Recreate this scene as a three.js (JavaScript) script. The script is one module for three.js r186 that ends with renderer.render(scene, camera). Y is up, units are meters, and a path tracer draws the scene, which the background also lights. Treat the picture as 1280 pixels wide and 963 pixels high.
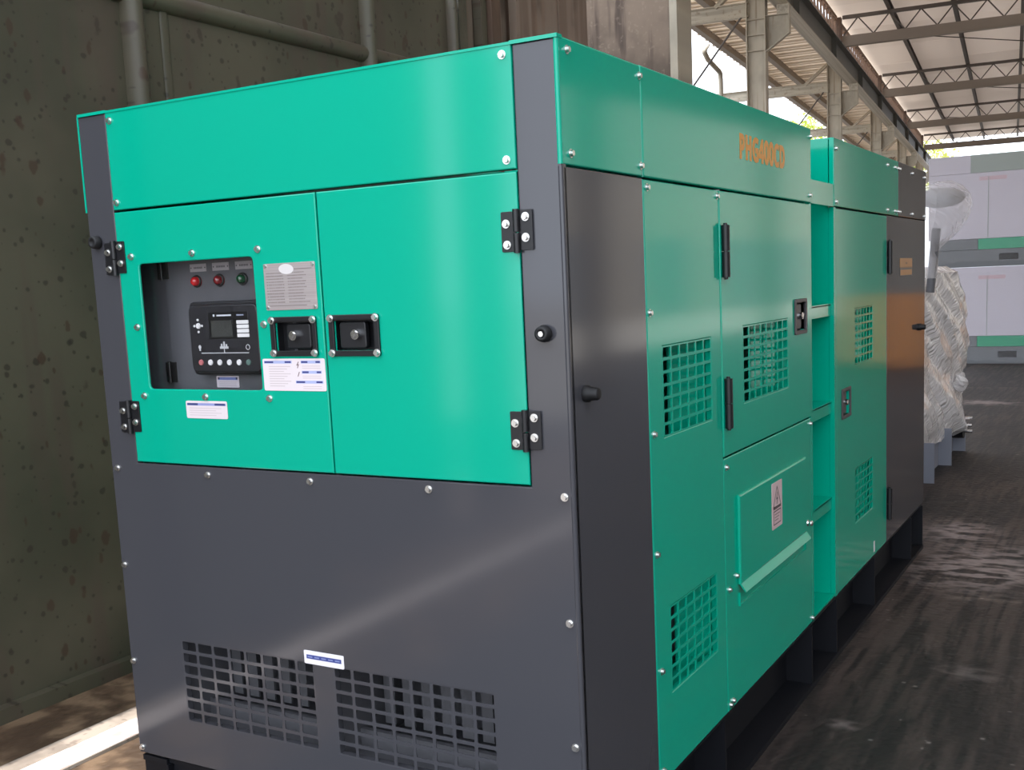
import * as THREE from 'three';
import { mergeGeometries } from 'three/addons/utils/BufferGeometryUtils.js';
import { TextGeometry } from 'three/addons/geometries/TextGeometry.js';
import { FontLoader } from 'three/addons/loaders/FontLoader.js';

// ---------------------------------------------------------------- camera, sky, sun, exposure
const scene = new THREE.Scene();
const renderer = new THREE.WebGLRenderer({ antialias: true });
renderer.toneMapping = THREE.LinearToneMapping;
renderer.toneMappingExposure = 1.36;
renderer.shadowMap.enabled = true;

const CAM = new THREE.Vector3(1.0797, 1.5888, 2.0630);
const camera = new THREE.PerspectiveCamera(2 * Math.atan(481.5 / 1357.46) * 180 / Math.PI, 1280 / 963, 0.05, 400);
camera.position.copy(CAM);
camera.rotation.set(-0.1376, 0.5180, -0.0441, 'YXZ');
camera.setViewOffset(1280, 963, -26.8, -60.8, 1280, 963);

scene.background = new THREE.Color().setRGB(0.90, 0.97, 1.08);      // bright hazy sky, blown out in the picture
scene.backgroundIntensity = 2.3;
const sun = new THREE.DirectionalLight(new THREE.Color().setRGB(1.0, 0.94, 0.86), 4.2);
sun.position.set(-0.127 * 60, 60, -0.06 * 60); sun.target.position.set(0, 0, 0);
sun.castShadow = true; sun.shadow.radius = 1;
Object.assign(sun.shadow.camera, { left: -40, right: 40, top: 40, bottom: -40, near: 1, far: 140 });
sun.shadow.mapSize.set(4096, 4096);
scene.add(sun, sun.target);

// ---------------------------------------------------------------- helpers
let seedN = 7;
const rnd = () => { seedN = (seedN + 0x6d2b79f5) | 0; let t = Math.imul(seedN ^ (seedN >>> 15), 1 | seedN); t = (t + Math.imul(t ^ (t >>> 7), 61 | t)) ^ t; return ((t ^ (t >>> 14)) >>> 0) / 4294967296; };
const rr = (a, b) => a + (b - a) * rnd();
const used = new Map();
function numbered(n) { const k = used.get(n) ?? 0; used.set(n, k + 1); return k ? n + '_' + String(k).padStart(3, '0') : n; }
function shade(o) { o.castShadow = true; o.receiveShadow = true; return o; }
function tag(o, label, category, group, kind) { Object.assign(o.userData, { label, category }); if (group) o.userData.group = group; if (kind) o.userData.kind = kind; return o; }
function thing(name, label, category, pos = [0, 0, 0], turn = 0, group) {
  const o = new THREE.Group(); o.name = numbered(name); scene.add(o); o.position.set(...pos); o.rotation.y = turn;
  return tag(o, label, category, group);
}
function struct(name, label, pos = [0, 0, 0], turn = 0) {
  const o = new THREE.Group(); o.name = numbered(name); scene.add(o); o.position.set(...pos); o.rotation.y = turn;
  o.userData = { label, category: name.split('_')[0], kind: 'structure' }; return o;
}
function part(name, geo, mat, parent, pos, label) {
  const m = shade(new THREE.Mesh(geo, mat)); m.name = name; parent.add(m);
  if (pos) m.position.set(...pos);
  if (label) m.userData.label = label;
  return m;
}
const box = (x0, x1, y0, y1, z0, z1) => { const g = new THREE.BoxGeometry(Math.abs(x1 - x0), Math.abs(y1 - y0), Math.abs(z1 - z0)); g.translate((x0 + x1) / 2, (y0 + y1) / 2, (z0 + z1) / 2); return g; };
const merge = (list) => mergeGeometries(list.map((g) => { const q = g.index ? g.toNonIndexed() : g; for (const k of Object.keys(q.attributes)) if (!['position', 'normal', 'uv'].includes(k)) q.deleteAttribute(k); return q; }));
function bar(p, q, w, h = w) { // square bar between two points
  const a = new THREE.Vector3(...p), b = new THREE.Vector3(...q), d = b.clone().sub(a), g = new THREE.BoxGeometry(w, h, d.length());
  const m = new THREE.Matrix4().lookAt(b, a, Math.abs(d.y) > 0.95 * d.length() ? new THREE.Vector3(0, 0, 1) : new THREE.Vector3(0, 1, 0));
  g.applyMatrix4(m); g.translate((a.x + b.x) / 2, (a.y + b.y) / 2, (a.z + b.z) / 2); return g;
}
function rod(p, q, r, n = 8) {
  const a = new THREE.Vector3(...p), b = new THREE.Vector3(...q), d = b.clone().sub(a), g = new THREE.CylinderGeometry(r, r, d.length(), n);
  g.applyQuaternion(new THREE.Quaternion().setFromUnitVectors(new THREE.Vector3(0, 1, 0), d.clone().normalize()));
  g.translate((a.x + b.x) / 2, (a.y + b.y) / 2, (a.z + b.z) / 2); return g;
}
function rrect(P, a0, a1, b0, b1, r) {
  P.moveTo(a0 + r, b0); P.lineTo(a1 - r, b0); P.quadraticCurveTo(a1, b0, a1, b0 + r); P.lineTo(a1, b1 - r); P.quadraticCurveTo(a1, b1, a1 - r, b1);
  P.lineTo(a0 + r, b1); P.quadraticCurveTo(a0, b1, a0, b1 - r); P.lineTo(a0, b0 + r); P.quadraticCurveTo(a0, b0, a0 + r, b0); return P;
}
function rect(P, a0, a1, b0, b1) { P.moveTo(a0, b0); P.lineTo(a1, b0); P.lineTo(a1, b1); P.lineTo(a0, b1); P.closePath(); return P; }
// sheet of thickness t whose outer face lies in local z = 0, with holes [a0, a1, b0, b1, r]
function sheet(a0, a1, b0, b1, t = 0.02, holes = [], bev = 0.002, r = 0) {
  const s = r ? rrect(new THREE.Shape(), a0, a1, b0, b1, r) : rect(new THREE.Shape(), a0, a1, b0, b1);
  for (const [h0, h1, k0, k1, hr] of holes) s.holes.push(hr ? rrect(new THREE.Path(), h0, h1, k0, k1, hr) : rect(new THREE.Path(), h0, h1, k0, k1));
  const g = new THREE.ExtrudeGeometry(s, { depth: t - 2 * bev, bevelEnabled: bev > 0, bevelSize: bev, bevelThickness: bev, bevelOffset: -bev, bevelSegments: 2, curveSegments: 3 });
  g.translate(0, 0, -t + bev); return g;
}
function grilleGeo(a0, a1, b0, b1, cols, rows, t = 0.003, gap = 0.009) {
  const s = rect(new THREE.Shape(), a0 - 0.004, a1 + 0.004, b0 - 0.004, b1 + 0.004), w = (a1 - a0 + gap) / cols, h = (b1 - b0 + gap) / rows;
  for (let i = 0; i < cols; i++) for (let j = 0; j < rows; j++) s.holes.push(rrect(new THREE.Path(), a0 + i * w, a0 + i * w + w - gap, b0 + j * h, b0 + j * h + h - gap, 0.004));
  const g = new THREE.ExtrudeGeometry(s, { depth: t, bevelEnabled: false, curveSegments: 2 }); g.translate(0, 0, -t - 0.0005); return g;
}
// ---- noise and textures
const hash = (x, y, s) => { let h = (x * 374761393 + y * 668265263 + s * 974634777) | 0; h = Math.imul(h ^ (h >>> 13), 1274126177); return ((h ^ (h >>> 16)) >>> 0) / 4294967296; };
function vnoise(x, y, px, py, s) { // periodic value noise
  const ix = Math.floor(x), iy = Math.floor(y), fx = x - ix, fy = y - iy, u = fx * fx * (3 - 2 * fx), v = fy * fy * (3 - 2 * fy);
  const m = (a, n) => ((a % n) + n) % n, A = m(ix, px), B = m(ix + 1, px), D = m(iy, py), E = m(iy + 1, py);
  const a = hash(A, D, s), b = hash(B, D, s), c = hash(A, E, s), d = hash(B, E, s);
  return a + (b - a) * u + (c - a) * v + (a - b - c + d) * u * v;
}
function fbm(x, y, px, py, s, oct = 4) { let t = 0, a = 0.5; for (let i = 0; i < oct; i++) { t += a * vnoise(x, y, px, py, s + i); x *= 2; y *= 2; px *= 2; py *= 2; a *= 0.5; } return t / (1 - Math.pow(0.5, oct)); }
const sm = (a, b, x) => { const t = Math.min(1, Math.max(0, (x - a) / (b - a))); return t * t * (3 - 2 * t); };
function dataTex(w, h, f, srgb = true) {
  const d = new Uint8Array(w * h * 4);
  for (let y = 0; y < h; y++) for (let x = 0; x < w; x++) { const c = f(x / w, y / h), i = (y * w + x) * 4; d[i] = c[0] * 255; d[i + 1] = c[1] * 255; d[i + 2] = c[2] * 255; d[i + 3] = 255; }
  const t = new THREE.DataTexture(d, w, h); t.wrapS = t.wrapT = THREE.RepeatWrapping; t.magFilter = THREE.LinearFilter; t.minFilter = THREE.LinearMipmapLinearFilter; t.generateMipmaps = true;
  if (srgb) t.colorSpace = THREE.SRGBColorSpace; t.needsUpdate = true; return t;
}
const greyTex = (w, h, f) => dataTex(w, h, (u, v) => { const g = Math.min(1, Math.max(0, f(u, v))); return [g, g, g]; }, false);
const lerp3 = (a, b, t) => [a[0] + (b[0] - a[0]) * t, a[1] + (b[1] - a[1]) * t, a[2] + (b[2] - a[2]) * t];
const rgb255 = (r, g, b) => [r / 255, g / 255, b / 255];
function canvasTex(w, h, draw) {
  const c = document.createElement('canvas'); c.width = w; c.height = h; draw(c.getContext('2d'), w, h);
  const t = new THREE.CanvasTexture(c); t.colorSpace = THREE.SRGBColorSpace; t.magFilter = THREE.LinearFilter; return t;
}
// uv in metres from two axes of the positions
function uvPlanar(g, ax, ay, su = 1, sv = su, ou = 0, ov = 0) {
  const p = g.attributes.position, uv = new Float32Array(p.count * 2), get = { x: (i) => p.getX(i), y: (i) => p.getY(i), z: (i) => p.getZ(i) };
  for (let i = 0; i < p.count; i++) { uv[2 * i] = (get[ax](i) - ou) * su; uv[2 * i + 1] = (get[ay](i) - ov) * sv; }
  g.setAttribute('uv', new THREE.BufferAttribute(uv, 2)); return g;
}
const lin = (r, g, b) => new THREE.Color().setRGB(r, g, b);
const std = (c, roughness = 0.6, o = {}) => new THREE.MeshStandardMaterial({ color: c, roughness, ...o });
const phys = (c, roughness = 0.4, o = {}) => new THREE.MeshPhysicalMaterial({ color: c, roughness, ...o });

// ---------------------------------------------------------------- materials
const orange_peel = greyTex(256, 256, (u, v) => fbm(u * 32, v * 32, 32, 32, 3, 3));
const M = {
  green: phys(lin(0.0008, 0.37, 0.24), 0.10, { specularIntensity: 0.85, bumpMap: orange_peel, bumpScale: 0.000012 }),
  grey: phys(lin(0.057, 0.057, 0.065), 0.10, { bumpMap: orange_peel, bumpScale: 0.000012 }),
  panelGrey: std(lin(0.10, 0.10, 0.112), 0.45),
  black: std(lin(0.008, 0.008, 0.010), 0.38),
  skid: phys(lin(0.005, 0.0055, 0.008), 0.6, { specularIntensity: 0.5 }),
  rubber: std(lin(0.006, 0.006, 0.007), 0.6),
  zinc: std(lin(0.78, 0.78, 0.76), 0.28, { metalness: 1 }),
  chrome: std(lin(0.85, 0.85, 0.86), 0.15, { metalness: 1 }),
  edge: std(lin(0.09, 0.09, 0.10), 0.3),
  white: std(lin(0.72, 0.70, 0.70), 0.5),
  orangeText: std(lin(0.70, 0.30, 0.05), 0.4),
  interior: std(lin(0.10, 0.10, 0.11), 0.6),
  steelPale: null, rust: null,
};

// ---------------------------------------------------------------- hall frame: s right, t forward along the hall, seen from below the camera
const TH = 5.79 * Math.PI / 180, HF = [-Math.sin(TH), -Math.cos(TH)], HR = [Math.cos(TH), -Math.sin(TH)];
const H = (s, y, t) => [CAM.x + s * HR[0] + t * HF[0], y, CAM.z + s * HR[1] + t * HF[1]];

// ---------------------------------------------------------------- floor and yard
const floorTex = (() => { // 16 m x 16 m of dark worn concrete; u runs with x from -4, v with -z from +3
  const wear = (x, z) => { // x, z in metres
    const n = fbm(x * 1.3 + 40, z * 1.3 + 40, 4096, 4096, 11, 5), f = fbm(x * 42 + n * 2.5, z * 2.6 + 200, 8192, 8192, 21, 4), q = fbm(x * 60, z * 60, 16384, 16384, 31, 2);
    let c = lerp3(rgb255(50, 43, 41), rgb255(80, 68, 63), sm(0.3, 0.7, n));
    c = lerp3(c, rgb255(33, 30, 30), 0.8 * sm(0.47, 0.62, f)); c = lerp3(c, rgb255(104, 90, 84), 0.35 * sm(0.56, 0.72, 1 - f));
    c = lerp3(c, rgb255(98, 86, 80), 0.4 * sm(0.72, 0.85, q) * sm(0.4, 0.6, n));
    // chalky spills where the photograph shows them
    const spill = (cx, cz, rx, rz, k, ang = 0) => {
      const dx = x - cx, dz = z - cz, a = dx * Math.cos(ang) + dz * Math.sin(ang), b = -dx * Math.sin(ang) + dz * Math.cos(ang), d = Math.hypot(a / rx, b / rz);
      const w = fbm(x * 7 + 9, z * 16 + 90, 8192, 8192, 51, 4);
      c = lerp3(c, rgb255(184, 168, 164), k * sm(1.2, 0.35, d + (w - 0.5) * 1.7) * sm(0.32, 0.56, w));
    };
    spill(0.36, -3.9, 0.5, 0.6, 1.0); spill(0.12, -4.7, 0.3, 0.4, 0.9); spill(0.7, -4.3, 0.4, 0.4, 0.6); spill(0.5, -2.3, 0.16, 0.10, 0.5);
    spill(0.18, -1.62, 0.10, 0.05, 0.6); spill(-0.5, -11.3, 0.5, 0.35, 0.8); spill(0.9, -6.6, 0.8, 0.3, 0.35);
    const sp = hash(Math.floor(x * 90), Math.floor(z * 90), 5); if (sp > 0.9985) c = lerp3(c, rgb255(185, 176, 170), 0.7);
    // brown dried mud beside the kerb
    const mud = sm(-1.35, -1.75, x + (n - 0.5) * 0.3);
    if (mud > 0) { const m = fbm(x * 9, z * 9 + 300, 8192, 8192, 61, 4); c = lerp3(c, lerp3(rgb255(92, 70, 52), rgb255(150, 122, 96), sm(0.35, 0.7, m)), mud); }
    return c;
  };
  return dataTex(2048, 2048, (u, v) => wear(-4 + u * 16, 3 - v * 16));
})();
const floorBump = greyTex(1024, 1024, (u, v) => { const w = fbm(u * 6, v * 6, 6, 6, 71, 3); return 0.5 * fbm(u * 90 + w * 14, v * 16, 90 + 14, 16, 72, 3) + 0.5 * fbm(u * 130, v * 130, 130, 130, 73, 2); });
floorBump.repeat.set(5, 5);
{
  const fl = struct('floor', 'dark worn concrete hall floor with pale chalky spills');
  const m = std(lin(0.62, 0.62, 0.62), 0.62, { map: floorTex, bumpMap: floorBump, bumpScale: 0.008 });
  const g = box(-10.5, 9, -0.2, 0, -52, 9); const uv = uvPlanar(g, 'x', 'z', 1 / 16, -1 / 16, -4, 3);
  part('slab', uv, m, fl);
  const yard = struct('ground', 'pale sunlit yard outside the hall');
  const ym = std(lin(0.42, 0.39, 0.35), 0.9);
  for (const [x0, x1, z0, z1] of [[-90, -10.5, -110, 70], [9, 90, -110, 70], [-10.5, 9, 9, 70], [-10.5, 9, -110, -52]]) part('yard_slab', box(x0, x1, -0.25, -0.03, z0, z1), ym, yard);
}

// ---------------------------------------------------------------- the dark steel wall on the left, kerb, planks and pier
const wallTex = dataTex(1024, 1024, (u, v) => { // 4 m tile of olive paint with rust spots
  const n = fbm(u * 6, v * 6, 6, 6, 101, 5), st = fbm(u * 40, v * 4, 40, 4, 103, 3);
  let c = lerp3(rgb255(72, 71, 58), rgb255(93, 88, 74), sm(0.3, 0.7, n));
  c = lerp3(c, rgb255(88, 72, 66), 0.45 * sm(0.55, 0.8, st));
  const cell = (k, s, r0, el, col, dens) => {
    const X = u * k, Y = v * k / el, ix = Math.floor(X), iy = Math.floor(Y);
    for (let a = -1; a <= 1; a++) for (let b = -1; b <= 1; b++) {
      const cx = ((ix + a) % k + k) % k, ky = k / el, cy = ((iy + b) % ky + ky) % ky; if (hash(cx, cy, s) > dens) continue;
      const px = ix + a + hash(cx, cy, s + 1), py = iy + b + hash(cx, cy, s + 2), r = r0 * (0.4 + hash(cx, cy, s + 3)), d = Math.hypot(X - px, (Y - py) * 1.0) / r;
      if (d > 2.4) continue; const w = fbm(u * 96, v * 96, 96, 96, s + 9, 3);
      c = lerp3(c, col, 0.6 * sm(1.05, 0.55, d + (w - 0.5) * 2.6));
    }
  };
  cell(96, 111, 0.2, 1, rgb255(48, 40, 34), 0.3); cell(64, 121, 0.2, 2, rgb255(66, 44, 34), 0.2); cell(32, 131, 0.17, 2, rgb255(60, 48, 42), 0.14);
  return c;
});
const rustTex = dataTex(512, 512, (u, v) => { const n = fbm(u * 8, v * 8, 8, 8, 141, 5), s = fbm(u * 50, v * 3, 50, 3, 143, 3); return lerp3(lerp3(rgb255(92, 72, 60), rgb255(140, 112, 92), sm(0.3, 0.7, n)), rgb255(66, 50, 42), 0.6 * sm(0.5, 0.75, s)); });
const paleTex = dataTex(512, 512, (u, v) => { const n = fbm(u * 6, v * 6, 6, 6, 151, 5), s = fbm(u * 60, v * 4, 60, 4, 153, 3); return lerp3(lerp3(rgb255(168, 162, 148), rgb255(196, 188, 172), sm(0.3, 0.7, n)), rgb255(132, 112, 92), 0.55 * sm(0.6, 0.85, s)); });
const concTex = dataTex(1024, 1024, (u, v) => {
  const n = fbm(u * 5, v * 5, 5, 5, 161, 6), s = fbm(u * 26, v * 3, 26, 3, 163, 4), q = fbm(u * 90, v * 90, 90, 90, 165, 2);
  let c = lerp3(rgb255(104, 92, 82), rgb255(146, 130, 116), sm(0.32, 0.68, n)); c = lerp3(c, rgb255(74, 62, 56), 0.75 * sm(0.5, 0.72, s)); return lerp3(c, rgb255(176, 162, 146), 0.3 * sm(0.68, 0.85, q));
});
M.steelPale = std(lin(0.80, 0.77, 0.73), 0.6, { map: paleTex });
M.rust = std(lin(1, 1, 1), 0.8, { map: rustTex });
M.wall = std(lin(0.8, 0.78, 0.74), 0.55, { map: wallTex });
M.concrete = std(lin(0.72, 0.69, 0.66), 0.85, { map: concTex });
M.plank = [0, 1, 2].map((k) => { const t = dataTex(256, 512, (u, v) => { const n = fbm(u * 20, v * 2, 20, 2, 171 + k * 7, 4), q = fbm(u * 4, v * 5, 4, 5, 175 + k, 4); return lerp3(lerp3(rgb255(108 + k * 12, 94 + k * 8, 84 + k * 6), rgb255(136, 120, 108), sm(0.3, 0.7, n)), rgb255(66, 54, 48), 0.6 * sm(0.5, 0.8, q)); }); return std(lin(1, 1, 1), 0.85, { map: t }); });
{
  const w = struct('wall_left', 'dark olive steel plate wall with rust spots and welded stiffeners'), X = -2.75;
  const plate = (z0, z1, y0, y1) => part('steel_plate', uvPlanar(box(X - 0.05, X, y0, y1, z0, z1), 'z', 'y', 0.25, 0.25), M.wall, w);
  plate(-3.86, -1.335, 0, 2.88); plate(-1.33, 1.3, 0, 2.88); plate(1.305, 2.4, 0, 2.88);
  plate(-3.86, -1.335, 2.885, 3.35); plate(-1.33, 1.3, 2.885, 3.35); plate(1.305, 2.4, 2.885, 3.35);
  const vert = (zc, wd, dep) => { const s = new THREE.CylinderGeometry(wd / 2, wd / 2, 3.35, 14); s.scale(dep * 2 / wd, 1, 1); s.translate(X, 1.675, zc); part('stiffener', uvPlanar(s, 'z', 'y', 0.25, 0.25), M.wall, w); };
  vert(-1.33, 0.095, 0.075); vert(-1.52, 0.05, 0.012); vert(-2.97, 0.085, 0.07); vert(-3.83, 0.06, 0.06); vert(1.3, 0.095, 0.075);
  const rail = rod([X, 2.885, -3.86], [X, 2.885, 2.4], 0.045, 12); part('horizontal_rail', uvPlanar(rail, 'z', 'y', 0.25, 0.25), M.wall, w);
  part('base_rail', uvPlanar(box(X, X + 0.05, 0, 0.06, -3.86, 2.4), 'z', 'y', 0.25, 0.25), M.wall, w);

  const k = thing('kerb', 'low concrete kerb with a white painted stripe beside the generator', 'kerb');
  const kt = dataTex(1024, 256, (u, v) => { const n = fbm(u * 40, v * 8, 40, 8, 181, 5), q = fbm(u * 200, v * 40, 200, 40, 183, 2); return lerp3(lerp3(rgb255(140, 128, 118), rgb255(176, 162, 150), sm(0.3, 0.7, n)), rgb255(110, 96, 88), 0.5 * sm(0.6, 0.8, q)); });
  part('kerb_stone', uvPlanar(box(-2.34, -2.11, -0.02, 0.012, -4.0, 6.2), 'z', 'x', 0.25, 1), std(lin(1, 1, 1), 0.8, { map: kt }), k);
  const pt = dataTex(1024, 128, (u, v) => { const n = fbm(u * 60, v * 8, 60, 8, 191, 5); return lerp3(rgb255(232, 220, 216), rgb255(190, 160, 156), 0.8 * sm(0.64, 0.74, n)); });
  part('painted_stripe', uvPlanar(box(-2.245, -2.115, 0.012, 0.0135, -4.0, 6.2), 'z', 'x', 0.25, 2), std(lin(1, 1, 1), 0.6, { map: pt }), k, null, 'scuffed white paint stripe');

  const pw = thing('plank_screen', 'weathered upright planks and rusty posts between steel wall and concrete pier', 'fence', [0, 0, 0]);
  const pl = (z0, z1, dx, m, name = 'plank') => part(name, uvPlanar(box(X - 0.06 + dx, X + dx, 0, 3.9, z1, z0), 'z', 'y', 0.9, 0.45), m, pw);
  part('sky_blocking_board', box(X - 0.20, X - 0.16, 0, 3.9, -5.75, -3.84), M.plank[0], pw);  // added behind the planks to block sky through their gaps
  pl(-3.90, -3.99, 0.03, M.wall, 'post'); pl(-4.01, -4.20, -0.06, M.plank[0]); pl(-4.21, -4.28, 0.0, M.wall, 'post'); pl(-4.30, -4.41, 0.03, M.rust, 'post'); pl(-4.43, -4.63, -0.06, M.plank[0]);
  pl(-4.64, -4.86, 0.02, M.plank[1]); pl(-4.87, -5.28, 0.0, M.plank[2]); pl(-5.29, -5.75, 0.01, M.plank[1]);

  const sh = thing('added_sheet_fence', 'unseen olive sheet metal fence added for its gap mirrored in the front door', 'fence', [-3.1, 0, 2.45]);
  for (const [a, b] of [[0, 0.85], [0.86, 1.62], [1.95, 2.55]]) part('fence_sheet', box(-0.03, 0, 0, 3.3, a, b), M.wall, sh);  // unseen fence, added so its gap mirrors as a bright streak
  for (const a of [0.0, 0.8, 2.5]) part('fence_post', box(-0.09, -0.03, 0, 3.3, a, a + 0.04), M.wall, sh);
  const pr = thing('concrete_pier', 'broad stained brown concrete pier behind the generator', 'pillar', [-2.87, 0, -6.65]);
  const cm = M.concrete;
  part('shaft', uvPlanar(box(-0.57, 0.50, 0, 5.0, -0.15, 0.15), 'x', 'y', 0.45, 0.45), cm, pr);
  part('corner_angle', uvPlanar(merge([box(0.505, 0.57, 0, 5.0, 0.13, 0.158), box(0.545, 0.572, 0, 5.0, -0.16, 0.13)]), 'x', 'y', 0.7, 0.5), M.steelPale, pr, null, 'pale steel edge angle');
  const cap = part('bearing_block', uvPlanar(box(0.575, 0.67, 2.6, 3.12, -0.12, 0.12), 'z', 'y', 0.5, 0.5), cm, pr);
}

// ---------------------------------------------------------------- hall steelwork
const FR = [15.02, 22.02, 29.02, 36.02, 43.02], S0 = -3.28;
M.girderDark = std(lin(0.105, 0.10, 0.085), 0.6);
M.sheetMain = [0, 1, 2].map((k) => phys(lin(0.80 - k * 0.03, 0.73 - k * 0.03, 0.67 - k * 0.03), 0.95, { transmission: 0.31, thickness: 0 }));
M.sheetLean = [0, 1].map((k) => phys(lin(0.82 - k * 0.04, 0.74 - k * 0.04, 0.64 - k * 0.04), 0.95, { transmission: 0.45, thickness: 0 }));
M.trussBrown = std(lin(0.23, 0.185, 0.145), 0.7);
M.trussDark = std(lin(0.10, 0.082, 0.07), 0.7);
const ibeam = (w, h, len, tf = 0.014, tw = 0.01) => merge([box(-w / 2, w / 2, 0, tf, 0, -len), box(-tw / 2, tw / 2, tf, h - tf, 0, -len), box(-w / 2, w / 2, h - tf, h, 0, -len)]);
const colNames = ['first steel column beyond the concrete pier carrying the crane girder', 'second steel column beyond the concrete pier carrying the crane girder', 'third steel column beyond the concrete pier carrying the crane girder', 'fourth steel column beyond the concrete pier carrying the crane girder', 'farthest steel column under the crane girder'];
FR.forEach((t, i) => {
  const c = thing('steel_column', 'pale ' + colNames[i], 'column', H(S0 + 0.122, 0, t), TH, 'columns under the crane girder');
  // H section seen on its web: two flanges across s and a web plate facing the camera
  part('web_plate', uvPlanar(box(-0.115, 0.115, 0, 5.5, -0.012, 0), 'x', 'y', 0.8, 0.4), M.steelPale, c);
  for (const sx of [-1, 1]) part('flange', uvPlanar(box(sx * 0.122 - 0.007, sx * 0.122 + 0.007, 0, 5.5, -0.12, 0.06), 'z', 'y', 0.8, 0.4), M.steelPale, c);
  for (const y of [4.52, 4.72, 4.92]) part('stiffener_plate', box(-0.115, 0.115, y - 0.006, y + 0.006, 0.001, 0.05), M.steelPale, c);
  const br = new THREE.Shape(); br.moveTo(0.13, 4.50); br.lineTo(0.13, 4.94); br.lineTo(0.43, 4.94); br.lineTo(0.43, 4.70); br.closePath();
  const bg = new THREE.ExtrudeGeometry(br, { depth: 0.02, bevelEnabled: false }); bg.translate(0, 0, -0.03);
  const bracket = part('bracket', uvPlanar(bg, 'x', 'y', 0.8, 0.8), M.steelPale, c);
  part('bracket_flange', bar([0.13, 4.495, 0], [0.435, 4.70, 0], 0.09, 0.012), M.steelPale, bracket);
  part('bracket_flange', box(0.43, 0.442, 4.70, 4.95, -0.07, 0.04), M.steelPale, bracket);
  part('bracket_flange', box(0.13, 0.44, 4.94, 4.952, -0.07, 0.04), M.steelPale, bracket);
  part('bearing_pad', box(0.28, 0.44, 4.952, 5.07, -0.06, 0.04), M.steelPale, c);
  part('haunch', bar([-0.05, 5.05, -0.03], [0.1, 5.30, -0.03], 0.05, 0.05), M.steelPale, c);
  // rusty upper post that carries the roof truss
  const up = part('upper_post', uvPlanar(box(-0.10, 0.12, 5.5, 6.3, -0.09, 0.05), 'x', 'y', 1, 1), M.rust, c, null, 'rusty brown upper post');
  part('post_flange', uvPlanar(box(0.12, 0.135, 5.5, 6.3, -0.11, 0.08), 'z', 'y', 1, 1), M.rust, up);
  part('post_flange', uvPlanar(box(-0.115, -0.10, 5.5, 6.3, -0.11, 0.08), 'z', 'y', 1, 1), M.rust, up);
});
{ // crane runway girder
  const g = thing('crane_girder', 'long dark steel crane runway girder carried on the pale columns', 'girder', H(-2.83, 5.07, 9.4), TH), L = 37;
  part('bottom_flange', box(-0.10, 0.10, 0, 0.018, 0, -L), M.steelPale, g, null, 'pale underside flange');
  part('web', box(-0.008, 0.008, 0.018, 0.37, 0, -L), M.girderDark, g);
  part('top_flange', box(-0.10, 0.10, 0.37, 0.388, 0, -L), M.girderDark, g);
  part('rail', box(-0.025, 0.025, 0.388, 0.45, 0, -L), M.steelPale, g);
  for (let k = 1; k < 11; k++) part('stiffener_plate', box(0.008, 0.09, 0.018, 0.37, -k * 3.5 + 0.5, -k * 3.5 + 0.51), M.girderDark, g);
}
// eave lattice between the upper posts
for (let i = 0; i < FR.length; i++) {
  const t0 = i ? FR[i - 1] + 0.1 : FR[0] - 6.5, t1 = FR[i] - 0.1, L = t1 - t0;
  const g = thing('eave_lattice', ['nearest rusty lattice girder above the crane rail', 'rusty lattice girder above the crane rail after the first truss', 'rusty lattice girder above the crane rail after the second truss', 'rusty lattice girder above the crane rail after the third truss', 'farthest rusty lattice girder above the crane rail'][i], 'lattice girder', H(-3.12, 0, t0), TH, 'lattice girders along the eave');
  part('bottom_chord', bar([0, 5.56, 0], [0, 5.56, -L], 0.06), M.rust, g); part('top_chord', bar([0, 6.28, 0], [0, 6.28, -L], 0.07), M.rust, g); part('middle_chord', bar([0, 5.92, 0], [0, 5.92, -L], 0.04), M.rust, g);
  const n = 20;
  for (let k = 0; k < n; k++) { const a = -L * k / n, b = -L * (k + 1) / n; part('lattice_bar', bar([0.01, 5.56, a], [0.01, 6.28, b], 0.035, 0.02), M.rust, g); part('lattice_bar', bar([-0.01, 6.28, a], [-0.01, 5.56, b], 0.035, 0.02), M.rust, g); }
}
// roof trusses
const TR = [2.0, 8.6, ...FR];
TR.forEach((t, i) => {
  const g = thing('roof_truss', ['brown roof truss over the generator front', 'brown roof truss over the generator rear', 'brown roof truss before the first visible one', 'nearest visible brown roof truss with open web', 'second visible brown roof truss with open web', 'third visible brown roof truss with open web', 'farthest brown roof truss with open web'][i], 'truss', H(-3.0, 0, t), TH, 'roof trusses');
  part('bottom_chord', merge([box(0, 10.1, 5.78, 5.96, -0.05, 0.0), box(0, 10.1, 5.765, 5.78, -0.09, 0.04)]), M.trussBrown, g);
  part('top_chord', box(0, 10.1, 6.27, 6.33, -0.06, 0.02), M.trussDark, g);
  const n = 18, st = 10.1 / n;
  for (let k = 0; k < n; k++) { part('web_bar', bar([k * st, 5.95, -0.02], [(k + 0.5) * st, 6.28, -0.02], 0.022, 0.022), M.trussDark, g); part('web_bar', bar([(k + 0.5) * st, 6.28, -0.02], [(k + 1) * st, 5.95, -0.02], 0.022, 0.022), M.trussDark, g); }
});
const PS = [-2.15, -1.05, 0.12, 1.25, 2.4, 3.5, 4.65, 5.8, 6.9], ROOF0 = 1.4, ROOF1 = 46.5;
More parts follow.
